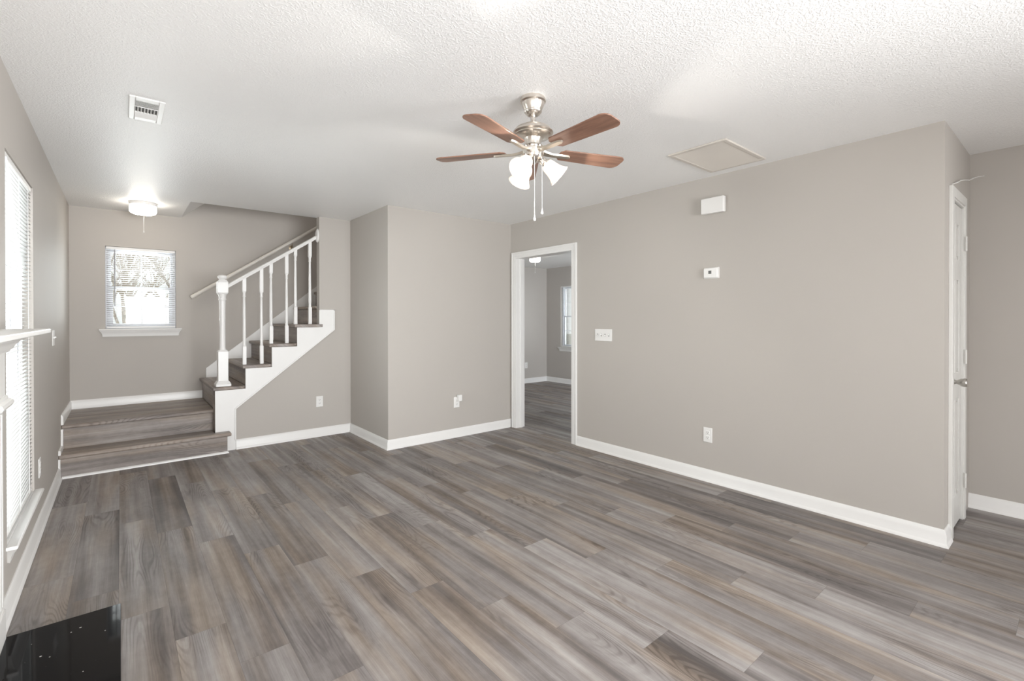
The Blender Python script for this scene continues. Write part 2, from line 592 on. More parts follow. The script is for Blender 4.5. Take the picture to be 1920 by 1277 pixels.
# return wall holding the narrow closet door
CX0, CX1, CZ = 3.825, 4.232, 2.035
m = MB()
m.box(XR + T, CX0, Y1, Y1 + T, 0, H); m.box(CX1, XH, Y1, Y1 + T, 0, H); m.box(CX0, CX1, Y1, Y1 + T, CZ, H)
struct('wall_return', m, MAT_WALL)
m = MB()
m.box(XH, XH + T, YR, -3.15, 0, H); m.box(XH, XH + T, -1.35, Y1 + T, 0, H); m.box(XH, XH + T, -3.15, -1.35, 2.1, H)  # gap out of view, added to let the hall fill in
struct('wall_hall', m, MAT_WALL)
m = MB()
m.box(XL - 0.13, 0.05, YR - 0.12, YR, 0, H); m.box(2.55, XH + T, YR - 0.12, YR, 0, H); m.box(0.05, 2.55, YR - 0.12, YR, 2.15, H)  # wide unseen gap made for the two rear fill lamps
struct('wall_rear', m, MAT_WALL)
# bedroom
m = MB()
m.box(XR + T, BX + 0.13, BY, BY + 0.1, 0, H)
struct('wall_bedroom_back', m, MAT_WALL)
m = MB()
m.box(BX, BX + 0.13, 2.0, BW0, 0, H); m.box(BX, BX + 0.13, BW1, BY, 0, H)
m.box(BX, BX + 0.13, BW0, BW1, 0, BWZ0 - 0.012); m.box(BX, BX + 0.13, BW0, BW1, BWZ1, H)
struct('wall_bedroom_window', m, MAT_WALL)
m = MB()
m.box(XR + T, 4.7, 2.0, 2.1, 0, H); m.box(6.1, BX, 2.0, 2.1, 0, H); m.box(4.7, 6.1, 2.0, 2.1, 0, 0.7); m.box(4.7, 6.1, 2.0, 2.1, 2.0, H)  # unseen gap cut so the bedroom fill lamp shines in
struct('wall_bedroom_front', m, MAT_WALL)

# ------------------------------------------------------------------ baseboards
BP = [(0, 0), (0.024, 0), (0.023, 0.010), (0.017, 0.018), (0.015, 0.022), (0.015, 0.068), (0.011, 0.080), (0.008, 0.093), (0.004, 0.097), (0, 0.097)]


def base(name, runs):
    mb = MB()
    for p0, p1, out, m0, m1 in runs:
        mb.sweep(BP, p0, p1, out, m0, m1)
    return struct(name, mb, MAT_TRIM)


base('baseboard_left', [((XL, 2.79, 0), (XL, 5.284, 0), (1, 0, 0), 0, 0)])
base('baseboard_stairs', [((0.886, Y3, 0), (XB, Y3, 0), (0, -1, 0), 0, -1)])
base('baseboard_jog', [((XB, Y3, 0), (XB, Y2, 0), (-1, 0, 0), -1, 1)])
base('baseboard_middle', [((XB, Y2, 0), (XR, Y2, 0), (0, -1, 0), 1, -1)])
base('baseboard_right', [((XR, DY0 - 0.058, 0), (XR, Y1, 0), (-1, 0, 0), 0, 1)])
base('baseboard_return', [((XR, Y1, 0), (3.767, Y1, 0), (0, -1, 0), 1, 0)])
base('baseboard_hall', [((XH, Y1, 0), (XH, -1.35, 0), (-1, 0, 0), 0, 0)])
base('baseboard_bedroom_back', [((XR + T, BY, 0), (BX, BY, 0), (0, -1, 0), 0, -1)])
base('baseboard_bedroom_window', [((BX, BY, 0), (BX, 2.1, 0), (-1, 0, 0), -1, 0)])
LZ = 0.405   # landing height
m = MB()
LP = [(0, 0), (0.015, 0), (0.015, 0.066), (0.010, 0.080), (0.006, 0.086), (0, 0.086)]
m.sweep(LP, (XL, YB, LZ), (0.722, YB, LZ), (0, -1, 0), -1, 0)
struct('baseboard_landing_back', m, MAT_TRIM)
m = MB()
m.sweep(LP, (XL, 5.522, LZ), (XL, YB, LZ), (1, 0, 0), 0, -1)
m.box(XL, XL + 0.014, 5.505, 5.545, 0.197, LZ - 0.034)
m.box(XL, XL + 0.014, 5.29, 5.505, 0.197, 0.233)
m.box(XL, XL + 0.012, 5.285, 5.312, 0.02, 0.165)
struct('baseboard_landing_left', m, MAT_TRIM)

# ------------------------------------------------------------------ doorway trim
def casing_profile_box(mb, x, y0, y1, z0, z1, out=-1):
    """flat casing with a raised back band, on a wall whose face is at x"""
    a = 0.012 * out
    b = 0.018 * out
    mb.box(min(x, x + a), max(x, x + a), y0, y1, z0, z1)
    return b


m = MB()
cw = 0.057
for (y0, y1, inner) in ((DY1, DY1 + cw, 'lo'), (DY0 - cw, DY0, 'hi')):
    m.box(XR - 0.012, XR, y0, y1, 0, DZ + cw)
    if inner == 'lo':
        m.box(XR - 0.019, XR - 0.012, y1 - 0.02, y1, 0, DZ + cw); m.box(XR - 0.015, XR - 0.012, y0 + 0.004, y0 + 0.018, 0, DZ + 0.018)
    else:
        m.box(XR - 0.019, XR - 0.012, y0, y0 + 0.02, 0, DZ + cw); m.box(XR - 0.015, XR - 0.012, y1 - 0.018, y1 - 0.004, 0, DZ + 0.018)
m.box(XR - 0.012, XR, DY0, DY1, DZ, DZ + cw)
m.box(XR - 0.019, XR - 0.012, DY0 - cw + 0.02, DY1 + cw - 0.02, DZ + cw - 0.02, DZ + cw)
m.box(XR - 0.015, XR - 0.012, DY0 - 0.004, DY1 + 0.004, DZ + 0.004, DZ + 0.018)
struct('trim_1', m, MAT_TRIM, 0.002)
m = MB()
m.box(XR - 0.012, XR + T + 0.012, DY1 - 0.016, DY1 + 0.001, 0, DZ)
m.box(XR - 0.012, XR + T + 0.012, DY0 - 0.001, DY0 + 0.016, 0, DZ)
m.box(XR - 0.012, XR + T + 0.012, DY0 + 0.016, DY1 - 0.016, DZ - 0.016, DZ + 0.001)
m.box(XR + 0.055, XR + 0.090, DY1 - 0.027, DY1 - 0.016, 0, DZ - 0.016)
m.box(XR + 0.055, XR + 0.090, DY0 + 0.016, DY0 + 0.027, 0, DZ - 0.016)
struct('trim_2', m, MAT_TRIM, 0.0015)
m = MB()
X2 = XR + T
m.box(X2, X2 + 0.014, DY1, DY1 + cw, 0, DZ + cw); m.box(X2, X2 + 0.014, DY0 - cw, DY0, 0, DZ + cw); m.box(X2, X2 + 0.014, DY0, DY1, DZ, DZ + cw)
struct('trim_3', m, MAT_TRIM, 0.002)

# ------------------------------------------------------------------ narrow six-panel door
door = empty('door_1', (CX0, Y1, 0))
tag(door, 'narrow white six-panel closet door at the end of the right wall', 'door', None, 'structure')
m = MB()
m.box(CX0 - 0.057, CX0, Y1 - 0.018, Y1, 0, CZ + 0.057)
m.box(CX1, CX1 + 0.057, Y1 - 0.018, Y1, 0, CZ + 0.057)
m.box(CX0, CX1, Y1 - 0.018, Y1, CZ, CZ + 0.057)
m.box(CX0 - 0.001, CX0 + 0.012, Y1 - 0.012, Y1 + T, 0, CZ); m.box(CX1 - 0.012, CX1 + 0.001, Y1 - 0.012, Y1 + T, 0, CZ); m.box(CX0 + 0.012, CX1 - 0.012, Y1 - 0.012, Y1 + T, CZ - 0.012, CZ + 0.001)
build('casing', m, MAT_DOOR, door, 0.002)
dx0, dx1, dy, dz0, dz1 = CX0 + 0.014, CX1 - 0.014, Y1 + 0.001, 0.012, CZ - 0.015
m = MB()
st, mid = 0.072, 0.055
cx = (dx0 + dx1) / 2
rows = [(0.20, 0.80), (0.97, 1.55), (1.68, 1.90)]
m.box(dx0, dx1, dy + 0.010, dy + 0.034, dz0, dz1)
m.box(dx0, dx0 + st, dy, dy + 0.010, dz0, dz1); m.box(dx1 - st, dx1, dy, dy + 0.010, dz0, dz1)
m.box(cx - mid / 2, cx + mid / 2, dy, dy + 0.010, dz0, dz1)
zs = [dz0] + [q for r in rows for q in r] + [dz1]
for i in range(0, len(zs), 2):
    for xa, xb in ((dx0 + st, cx - mid / 2), (cx + mid / 2, dx1 - st)):
        m.box(xa, xb, dy, dy + 0.010, zs[i], zs[i + 1])
for z0, z1 in rows:
    for xa, xb in ((dx0 + st, cx - mid / 2), (cx + mid / 2, dx1 - st)):
        m.box(xa + 0.018, xb - 0.018, dy + 0.003, dy + 0.010, z0 + 0.022, z1 - 0.022)
build('door_leaf', m, MAT_DOOR, door, 0.003)
kx, kz = dx0 + 0.05, 0.925
kn = build('door_knob', MB().lathe([(0.0, 0), (0.030, 0), (0.031, 0.004), (0.027, 0.009), (0.013, 0.012), (0.011, 0.022), (0.014, 0.028), (0.022, 0.042), (0.026, 0.056), (0.026, 0.064), (0.022, 0.069), (0, 0.070)], (kx, dy, kz), (0, -1, 0), 28), MAT_KNOB, door)
kn['label'] = 'satin steel knob'
for hz in (1.79, 1.06, 0.26):
    m = MB()
    m.box(CX1 - 0.014, CX1 + 0.004, Y1 - 0.0205, Y1 - 0.0125, hz - 0.045, hz + 0.045)
    m.lathe([(0.006, 0), (0.006, 0.092)], (CX1 - 0.013, Y1 - 0.022, hz - 0.046), (0, 0, 1), 12)
    build('hinge', m, MAT_DOOR, door)

# loose cable poking out above that door
m = MB()
m.tube([(3.88, Y1 + 0.003, 2.118), (3.90, Y1 - 0.02, 2.128), (4.00, Y1 - 0.023, 2.158), (4.10, Y1 - 0.026, 2.178), (4.17, Y1 - 0.03, 2.190), (4.243, Y1 - 0.034, 2.202), (4.333, Y1 - 0.044, 2.230), (4.42, Y1 - 0.054, 2.252), (4.50, Y1 - 0.062, 2.268), (4.545, Y1 - 0.07, 2.278)], 0.003, 8)
tag(build('cable', m, MAT_CORD), 'short loose white cable sticking out above the narrow closet door', 'cable')

# ------------------------------------------------------------------ windows
def sash_window(name, label, plane, u0, u1, z0, z1, depth_sign, wall_face):
    """Double-hung vinyl window. plane 'y': faces -Y, u = x; plane 'x': u = y. wall_face = room face of the wall, depth_sign = direction outwards."""
    root = empty(name, (u0, wall_face, z0) if plane == 'y' else (wall_face, u0, z0))
    tag(root, label, 'window', None, 'structure')

    def B(mb, ua, ub, da, db, za, zb):
        a, b = sorted((wall_face + depth_sign * da, wall_face + depth_sign * db))
        if plane == 'y':
            mb.box(ua, ub, a, b, za, zb)
        else:
            mb.box(a, b, ua, ub, za, zb)
    fw = 0.026
    m = MB()
    B(m, u0, u0 + fw, 0.045, 0.125, z0, z1); B(m, u1 - fw, u1, 0.045, 0.125, z0, z1)
    B(m, u0 + fw, u1 - fw, 0.045, 0.125, z1 - fw, z1); B(m, u0 + fw, u1 - fw, 0.045, 0.125, z0, z0 + fw)
    build('frame', m, MAT_VINYL, root, 0.002)
    zm = (z0 + z1) / 2
    a0, a1 = u0 + fw, u1 - fw
    for (nm, za, zb, da, db, sw) in (('upper_sash', zm - 0.012, z1 - fw, 0.090, 0.115, 0.020), ('lower_sash', z0 + fw, zm + 0.016, 0.060, 0.086, 0.036)):
        m = MB()
        B(m, a0, a0 + sw, da, db, za, zb); B(m, a1 - sw, a1, da, db, za, zb)
        B(m, a0 + sw, a1 - sw, da, db, zb - 0.028, zb); B(m, a0 + sw, a1 - sw, da, db, za, za + 0.028)
        uc, zc, dm = (a0 + a1) / 2, (za + zb) / 2, (da + db) / 2
        B(m, uc - 0.007, uc + 0.007, dm - 0.004, dm + 0.004, za + 0.028, zb - 0.028)
        B(m, a0 + sw, uc - 0.007, dm - 0.004, dm + 0.004, zc - 0.006, zc + 0.006)
        B(m, uc + 0.007, a1 - sw, dm - 0.004, dm + 0.004, zc - 0.006, zc + 0.006)
        s = build(nm, m, MAT_VINYL, root, 0.0015)
        m = MB()
        B(m, a0 + sw - 0.004, a1 - sw + 0.004, dm + 0.005, dm + 0.008, za + 0.024, zb - 0.024)
        build('pane', m, MAT_GLASS, s)
    return root


w1 = sash_window('window_1', 'tall white sash window behind the blind beside the mantel', 'x', LY0, LY1, LZ0, LZ1, -1, XL)
w2 = sash_window('window_2', 'small white gridded sash window above the stair landing', 'y', WX0, WX1, WZ0, WZ1, 1, YB)
w3 = sash_window('window_3', 'white gridded bedroom window seen through the doorway', 'x', BW0, BW1, BWZ0, BWZ1, 1, BX)


def sill(root, plane, u0, u1, z, face, out, horn=0.05, proj=0.04, depth=0.05, apron=True):
    """stool with horns and a moulded apron"""
    m = MB()
    P = [(0.0, -0.016), (proj, -0.016), (proj + 0.004, -0.008), (proj, 0.0), (0.0, 0.0)]
    A = [(0.0, -0.080), (0.010, -0.080), (0.012, -0.070), (0.014, -0.055), (0.022, -0.036), (0.032, -0.024), (0.034, -0.016), (0.0, -0.016)]
    if plane == 'y':
        m.sweep(P, (u0 - horn, face, z), (u1 + horn, face, z), (0, out, 0))
        m.box(u0, u1, face, face - out * depth, z - 0.016, z) if out < 0 else None
        build('sill', m, MAT_TRIM, root, 0.002)
        if apron:
            m = MB(); m.sweep(A, (u0 - horn + 0.038, face, z), (u1 + horn - 0.038, face, z), (0, out, 0), 1.0, 1.0)
            build('apron', m, MAT_TRIM, root)
    else:
        m.sweep(P, (face, u0 - horn, z), (face, u1 + horn, z), (out, 0, 0))
        a, b = sorted((face, face - out * depth))
        m.box(a, b, u0, u1, z - 0.016, z)
        build('sill', m, MAT_TRIM, root, 0.002)
        if apron:
            m = MB(); m.sweep(A, (face, u0 - horn + 0.038, z), (face, u1 + horn - 0.038, z), (out, 0, 0), 1.0, 1.0)
            build('apron', m, MAT_TRIM, root)


sill(w1, 'x', LY0, LY1, LZ0, XL, 1, 0.035, 0.036, 0.05)
sill(w2, 'y', WX0, WX1, WZ0, YB, -1, 0.05, 0.045, 0.05)
sill(w3, 'x', BW0, BW1, BWZ0, BX, -1, 0.05, 0.04, 0.05)


def blind(name, label, plane, u0, u1, z0, z1, face, outw, tilt, wand_u, wand_len, wand_swing, wand_mat):
    """1-inch mini blind hung inside the opening; outw = direction out of the room"""
    root = empty(name, (face, u0, z0) if plane == 'x' else (u0, face, z0))
    tag(root, label, 'blind', 'mini blinds')
    d0 = face + outw * 0.020

    def P(u, d, z):
        return (d, u, z) if plane == 'x' else (u, d, z)

    def B(mb, ua, ub, da, db, za, zb):
        a, b = sorted((da, db))
        mb.box(a, b, ua, ub, za, zb) if plane == 'x' else mb.box(ua, ub, a, b, za, zb)
    m = MB(); B(m, u0, u1, d0 - 0.014, d0 + 0.014, z1 - 0.026, z1)
    build('headrail', m, MAT_PLASTIC, root, 0.002)
    m = MB()
    pitch = 0.0215
    z = z1 - 0.045
    c, s = math.cos(tilt), math.sin(tilt)
    while z > z0 + 0.030:
        # curved slat: five points across its 25 mm depth
        sec = []
        for k in (-2, -1, 0, 1, 2):
            w = 0.0125 * k / 2
            crown = 0.0018 * (1 - (k / 2) ** 2)
            sec.append((w * c - crown * s, w * s + crown * c))
        va = [m.bm.verts.new(P(u0 + 0.004, d0 - outw * a, z + b)) for a, b in sec]
        vb = [m.bm.verts.new(P(u1 - 0.004, d0 - outw * a, z + b)) for a, b in sec]
        for k in range(4):
            m.bm.faces.new((va[k], va[k + 1], vb[k + 1], vb[k]))
        z -= pitch
    sl = build('slats', m, MAT_SLAT, root)
    so = sl.modifiers.new('thickness', 'SOLIDIFY'); so.thickness = 0.0006
    m = MB(); B(m, u0 + 0.002, u1 - 0.002, d0 - 0.011, d0 + 0.011, z0 + 0.004, z0 + 0.020)
    build('bottom_rail', m, MAT_PLASTIC, root, 0.003)
    for u in (u0 + (u1 - u0) * 0.14, (u0 + u1) / 2, u1 - (u1 - u0) * 0.14):
        m = MB()
        for dd in (-0.0135, 0.0135):
            m.tube([P(u, d0 + dd, z1 - 0.026), P(u, d0 + dd, z0 + 0.020)], 0.0011, 6)
        build('ladder_cord', m, MAT_CORD, root)
    m = MB()
    a = Vector(P(wand_u, d0 - outw * 0.018, z1 - 0.03)); b = Vector(P(wand_u + wand_swing[0], d0 - outw * (0.018 + wand_swing[1]), z1 - wand_len))
    m.tube([a, b], 0.005, 8)
    build('tilt_wand', m, wand_mat, root)
    return root


MAT_WAND_G = translucent('grey_wand_plastic', (0.42, 0.42, 0.43), 0.3, 0.2)
blind('window_blind', 'tall white mini blind covering the left wall window beside the mantel', 'x', LY0 + 0.006, LY1 - 0.006, LZ0 + 0.004, LZ1 - 0.002, XL, -1, 0.10, 3.09, 0.56, (0.02, 0.045), MAT_WAND)
blind('window_blind', 'small white mini blind in the landing window below the drum light', 'y', WX0 + 0.006, WX1 - 0.006, WZ0 + 0.004, WZ1 - 0.002, YB, 1, 0.12, -0.047, 0.62, (0.0, 0.004), MAT_WAND_G)
blind('window_blind', 'white mini blind in the bedroom window past the doorway', 'x', BW0 + 0.006, BW1 - 0.006, BWZ0 + 0.004, BWZ1 - 0.002, BX, 1, 0.05, BW1 - 0.08, 0.6, (0.0, 0.004), MAT_WAND_G)

# ------------------------------------------------------------------ staircase
SX = XL
st = empty('staircase', (0.8, 5.4, 0))
tag(st, 'grey wood staircase with white stringer rising from the landing to the right', 'staircase')
# bottom step
R0 = 0.197
m = MB(); m.box(XL, 0.800, 5.312, 5.390, 0, R0 - 0.032); build('riser', m, MAT_STEP_X, st, 0.001)
m = MB(); m.prism([(XL, 5.285), (0.832, 5.285), (0.832, 5.393), (0.706, 5.393), (0.706, 5.548), (XL, 5.548)], 'z', R0 - 0.034, R0); build('tread', m, MAT_STEP_X, st, 0.010)
m = MB(); m.sweep([(0, 0), (0.017, 0), (0.016, 0.008), (0.011, 0.014), (0.0, 0.018)], (XL + 0.02, 5.312, 0), (0.800, 5.312, 0), (0, -1, 0), 0, 0.6)
build('shoe_moulding', m, MAT_TRIM, st)
# landing
m = MB(); m.box(XL, 0.708, 5.548, 5.575, R0 - 0.03, LZ - 0.032); build('riser', m, MAT_STEP_X, st, 0.001)
m = MB(); m.box(XL, 0.722, 5.520, YB - 0.002, LZ - 0.034, LZ); build('landing', m, MAT_STEP_X, st, 0.010)
# flight
tops = [0.634, 0.837, 1.043, 1.246, 1.450, 1.655, 1.86, 2.065, 2.27, 2.475]
noses = [0.690, 0.946, 1.191, 1.441, 1.694, 1.947, 2.200, 2.453, 2.706, 2.959]
YS = 5.410 + 0.02
YK = YB - 0.016
for i, (z, x) in enumerate(zip(tops, noses)):
    rx = x + 0.028
    zb = tops[i - 1] if i else LZ
    y0 = 5.408 if i < 4 else 5.502
    m = MB(); m.box(rx, rx + 0.018, y0, YK, zb, z - 0.032); build('riser', m, MAT_STEP_Y, st, 0.001)
    nx = noses[i + 1] + 0.028 if i + 1 < len(noses) else x + 0.28
    m = MB()
    if i < 3:
        m.prism([(x, 5.383), (nx - 0.014, 5.383), (nx - 0.014, 5.406), (nx, 5.406), (nx, YK), (x, YK)], 'z', z - 0.032, z)
    elif i == 3:
        m.prism([(x, 5.383), (1.735, 5.383), (1.735, 5.3935), (1.7035, 5.3935), (1.7035, 5.502), (nx, 5.502), (nx, YK), (x, YK)], 'z', z - 0.032, z)
    else:
        m.box(x, nx, 5.502, YK, z - 0.032, z)
    build('tread', m, MAT_STEP_Y, st, 0.010)
# white stringer on the room side
m = MB()
e = 0.033
S = [(0.709, 0), (0.709, tops[0] - e), (noses[1] + 0.027, tops[0] - e), (noses[1] + 0.027, tops[1] - e), (noses[2] + 0.027, tops[1] - e), (noses[2] + 0.027, tops[2] - e),
     (noses[3] + 0.027, tops[2] - e), (noses[3] + 0.027, tops[3] - e), (1.700, tops[3] - e), (1.700, 1.405), (1.865, 1.405), (1.865, 1.190), (0.884, 0.414), (0.884, 0)]
m.prism(S, 'y', 5.394, 5.4079)
build('stringer', m, MAT_TRIM, st, 0.001)
m = MB()
b0 = 0.009
m.box(0.884 - b0, 0.884 + 0.003, 5.385, 5.396, 0.097, 0.414)
dx, dz = 1.865 - 0.884, 1.190 - 0.414
L = math.hypot(dx, dz); ux, uz = dx / L, dz / L
m.obox(((0.884 + 1.865) / 2 - uz * -0.002, 5.3905, (0.414 + 1.190) / 2 + ux * -0.002), (ux * L / 2, 0, uz * L / 2), (0, 0.0055, 0), (-uz * 0.006, 0, ux * 0.006))
m.box(1.865 - b0, 1.865 + 0.003, 5.385, 5.396, 1.188, 1.408)
m.box(1.706, 1.868, 5.385, 5.396, 1.399, 1.408)
build('edge_bead', m, MAT_TRIM, st, 0.001)
m = MB(); m.box(0.709, 0.722, 5.4079, 5.548, 0.0, tops[0] - e); build('stringer_return', m, MAT_STEP_Y, st)
# skirt board on the back wall
m = MB()
m.prism([(0.754, 0.61), (0.754, 0.741), (3.2, 0.741 + 2.446 * 0.8), (3.2, 0.741 + 2.446 * 0.8 - 0.40), (1.0, 0.60)], 'y', YK, YB - 0.002)
build('skirt_board', m, MAT_TRIM, st, 0.002)

# ------------------------------------------------------------------ stair railing
YRAIL = 5.478
NX = 0.785
rail = empty('stair_railing', (NX, YRAIL, tops[0]))
tag(rail, 'white stair railing with turned newel post and balusters on the open side', 'railing')
zb = tops[0]
m = MB()
def sq(mb, cx, cy, w0, w1, z0, z1):
    p = [mb.bm.verts.new((cx + sx * w0, cy + sy * w0, z0)) for sx, sy in ((-1, -1), (1, -1), (1, 1), (-1, 1))]
    q = [mb.bm.verts.new((cx + sx * w1, cy + sy * w1, z1)) for sx, sy in ((-1, -1), (1, -1), (1, 1), (-1, 1))]
    mb.bm.faces.new(p[::-1]); mb.bm.faces.new(q)
    for k in range(4):
        mb.bm.faces.new((p[k], p[(k + 1) % 4], q[(k + 1) % 4], q[k]))
hw = 0.044
sq(m, NX, YRAIL, hw, hw, zb + 0.001, 0.982)
sq(m, NX, YRAIL, hw, 0.032, 0.982, 0.998)
m.lathe([(0.030, 0.990), (0.031, 1.0), (0.027, 1.02), (0.026, 1.10), (0.0255, 1.25), (0.027, 1.40), (0.0285, 1.490), (0.034, 1.496), (0.034, 1.506), (0.030, 1.512), (0.033, 1.535), (0.040, 1.555)], (NX, YRAIL, 0), (0, 0, 1), 28)
sq(m, NX, YRAIL, 0.036, 0.046, 1.550, 1.566)
sq(m, NX, YRAIL, 0.046, 0.046, 1.566, 1.672)
sq(m, NX, YRAIL, 0.046, 0.033, 1.672, 1.694)
m.lathe([(0.032, 1.690), (0.028, 1.704), (0.037, 1.712), (0.041, 1.722), (0.040, 1.734), (0.030, 1.743), (0, 1.747)], (NX, YRAIL, 0), (0, 0, 1), 28)
npst = build('newel_post', m, MAT_TRIM, rail, 0.003)
m = MB()
sq(m, NX, YRAIL, 0.066, 0.066, zb + 0.001, zb + 0.030); sq(m, NX, YRAIL, 0.066, 0.046, zb + 0.030, zb + 0.058)
build('plinth', m, MAT_TRIM, npst, 0.006)
# handrail: lower end at the newel, upper end at the wall
rz0, rz1, rx0, rx1 = 1.632, 2.222, NX + 0.04, 1.700
sl = (rz1 - rz0) / (rx1 - rx0)
def railz(x):
    return rz0 + (x - rx0) * sl
m = MB()
prof = [(-0.024, -0.020), (0.024, -0.020), (0.026, -0.008), (0.030, 0.004), (0.026, 0.016), (0.014, 0.023), (-0.014, 0.023), (-0.026, 0.016), (-0.030, 0.004), (-0.026, -0.008)]
va = [m.bm.verts.new((rx0, YRAIL + a, rz0 + b)) for a, b in prof]
vb = [m.bm.verts.new((rx1, YRAIL + a, rz1 + b)) for a, b in prof]
m.bm.faces.new(va); m.bm.faces.new(vb[::-1])
for i in range(len(prof)):
    j = (i + 1) % len(prof)
    m.bm.faces.new((va[i], vb[i], vb[j], va[j]))
build('handrail', m, MAT_TRIM, rail)
m = MB()
m.lathe([(0.0, 0), (0.075, 0), (0.077, 0.006), (0.070, 0.014), (0.055, 0.018), (0, 0.019)], (1.7045, 5.453, rz1 + 0.012), (-1, 0, 0), 32)
for v in m.bm.verts:
    v.co.y = 5.453 + (v.co.y - 5.453) * 0.62
build('rosette', m, MAT_TRIM, rail)
bal = [(0.978, 1), (1.137, 1), (1.229, 2), (1.383, 2), (1.473, 3), (1.625, 3)]
for x, k in bal:
    z = tops[k] + 0.001
    zt = railz(x) - 0.020
    m = MB()
    w = 0.0165
    sq(m, x, YRAIL, w, w, z, z + 0.185)
    sq(m, x, YRAIL, w, 0.011, z + 0.185, z + 0.196)
    m.lathe([(0.0125, z + 0.190), (0.0155, z + 0.205), (0.0130, z + 0.222), (0.0155, z + 0.245), (0.0150, z + 0.35), (0.0125, z + 0.60), (0.0110, z + 0.690), (0.0150, z + 0.697), (0.0130, z + 0.706), (0.0125, z + 0.725), (0.0150, z + 0.745)], (x, YRAIL, 0), (0, 0, 1), 18)
    sq(m, x, YRAIL, 0.012, w, z + 0.738, z + 0.752)
    # upper square block, cut to the rake of the rail
    p = [m.bm.verts.new((x + a * w, YRAIL + b * w, z + 0.752)) for a, b in ((-1, -1), (1, -1), (1, 1), (-1, 1))]
    q = [m.bm.verts.new((x + a * w, YRAIL + b * w, max(z + 0.756, zt + a * w * sl + 0.002))) for a, b in ((-1, -1), (1, -1), (1, 1), (-1, 1))]
    m.bm.faces.new(p[::-1]); m.bm.faces.new(q)
    for i in range(4):
        m.bm.faces.new((p[i], p[(i + 1) % 4], q[(i + 1) % 4], q[i]))
    build('baluster', m, MAT_TRIM, rail, 0.0012)

# ------------------------------------------------------------------ handrail on the back wall
hr = empty('wall_handrail', (1.3, YB, 2.0))
tag(hr, 'round cream handrail on the back wall above the stairs', 'handrail')
YW = YB - 0.062
A, B_ = Vector((0.608, YW, 1.545)), Vector((2.0, YW, 2.505))
D = (B_ - A).normalized()
m = MB()
m.tube([A, A + D * 0.006, B_ + D * 0.9], 0.0215, 18, [0.018, 0.0215, 0.0215])
build('rail', m, MAT_RAIL, hr)
for t_ in (1.30, 0.12 + 2.0):
    q = A + D * t_
    m = MB()
    m.lathe([(0, 0), (0.030, 0), (0.030, 0.004), (0.010, 0.008), (0.007, 0.012)], (q.x, YB, q.z - 0.075), (0, -1, 0), 20)
    m.tube([(q.x, YB - 0.008, q.z - 0.075), (q.x, YB - 0.040, q.z - 0.072), (q.x, YW, q.z - 0.055), (q.x, YW, q.z - 0.020)], 0.006, 10)
    b = build('bracket', m, MAT_BRASS, hr)
    b['label'] = 'small brass bracket'

# ------------------------------------------------------------------ ceiling fan
FX, FY = 1.637, 1.803
fan = empty('ceiling_fan', (FX, FY, H))
tag(fan, 'ceiling fan with five brown wood blades and three lit glass shades', 'ceiling fan')
c0 = (FX, FY, 0)
m = MB()
m.lathe([(0.062, H), (0.066, H - 0.010), (0.066, H - 0.020), (0.058, H - 0.026), (0.056, H - 0.040), (0.044, H - 0.064), (0.046, H - 0.068), (0.044, H - 0.074), (0.030, H - 0.088), (0.020, H - 0.090)], c0, (0, 0, 1), 40)
build('canopy', m, MAT_NICKEL, fan)
m = MB()
m.lathe([(0.0135, H - 0.086), (0.0135, 2.318), (0.018, 2.312), (0.024, 2.302)], c0, (0, 0, 1), 24)
build('downrod', m, MAT_CHROME, fan)
m = MB()
m.lathe([(0.020, 2.306), (0.034, 2.303), (0.062, 2.296), (0.088, 2.283), (0.101, 2.268), (0.104, 2.260), (0.098, 2.256), (0.094, 2.253), (0.096, 2.247), (0.086, 2.241), (0.060, 2.237), (0.047, 2.232), (0.043, 2.222), (0.040, 2.205), (0.041, 2.198), (0.030, 2.196)], c0, (0, 0, 1), 48)
build('motor_housing', m, MAT_NICKEL, fan)
ZBL = 2.168
BANG = [53.5 + 72 * k for k in range(5)]
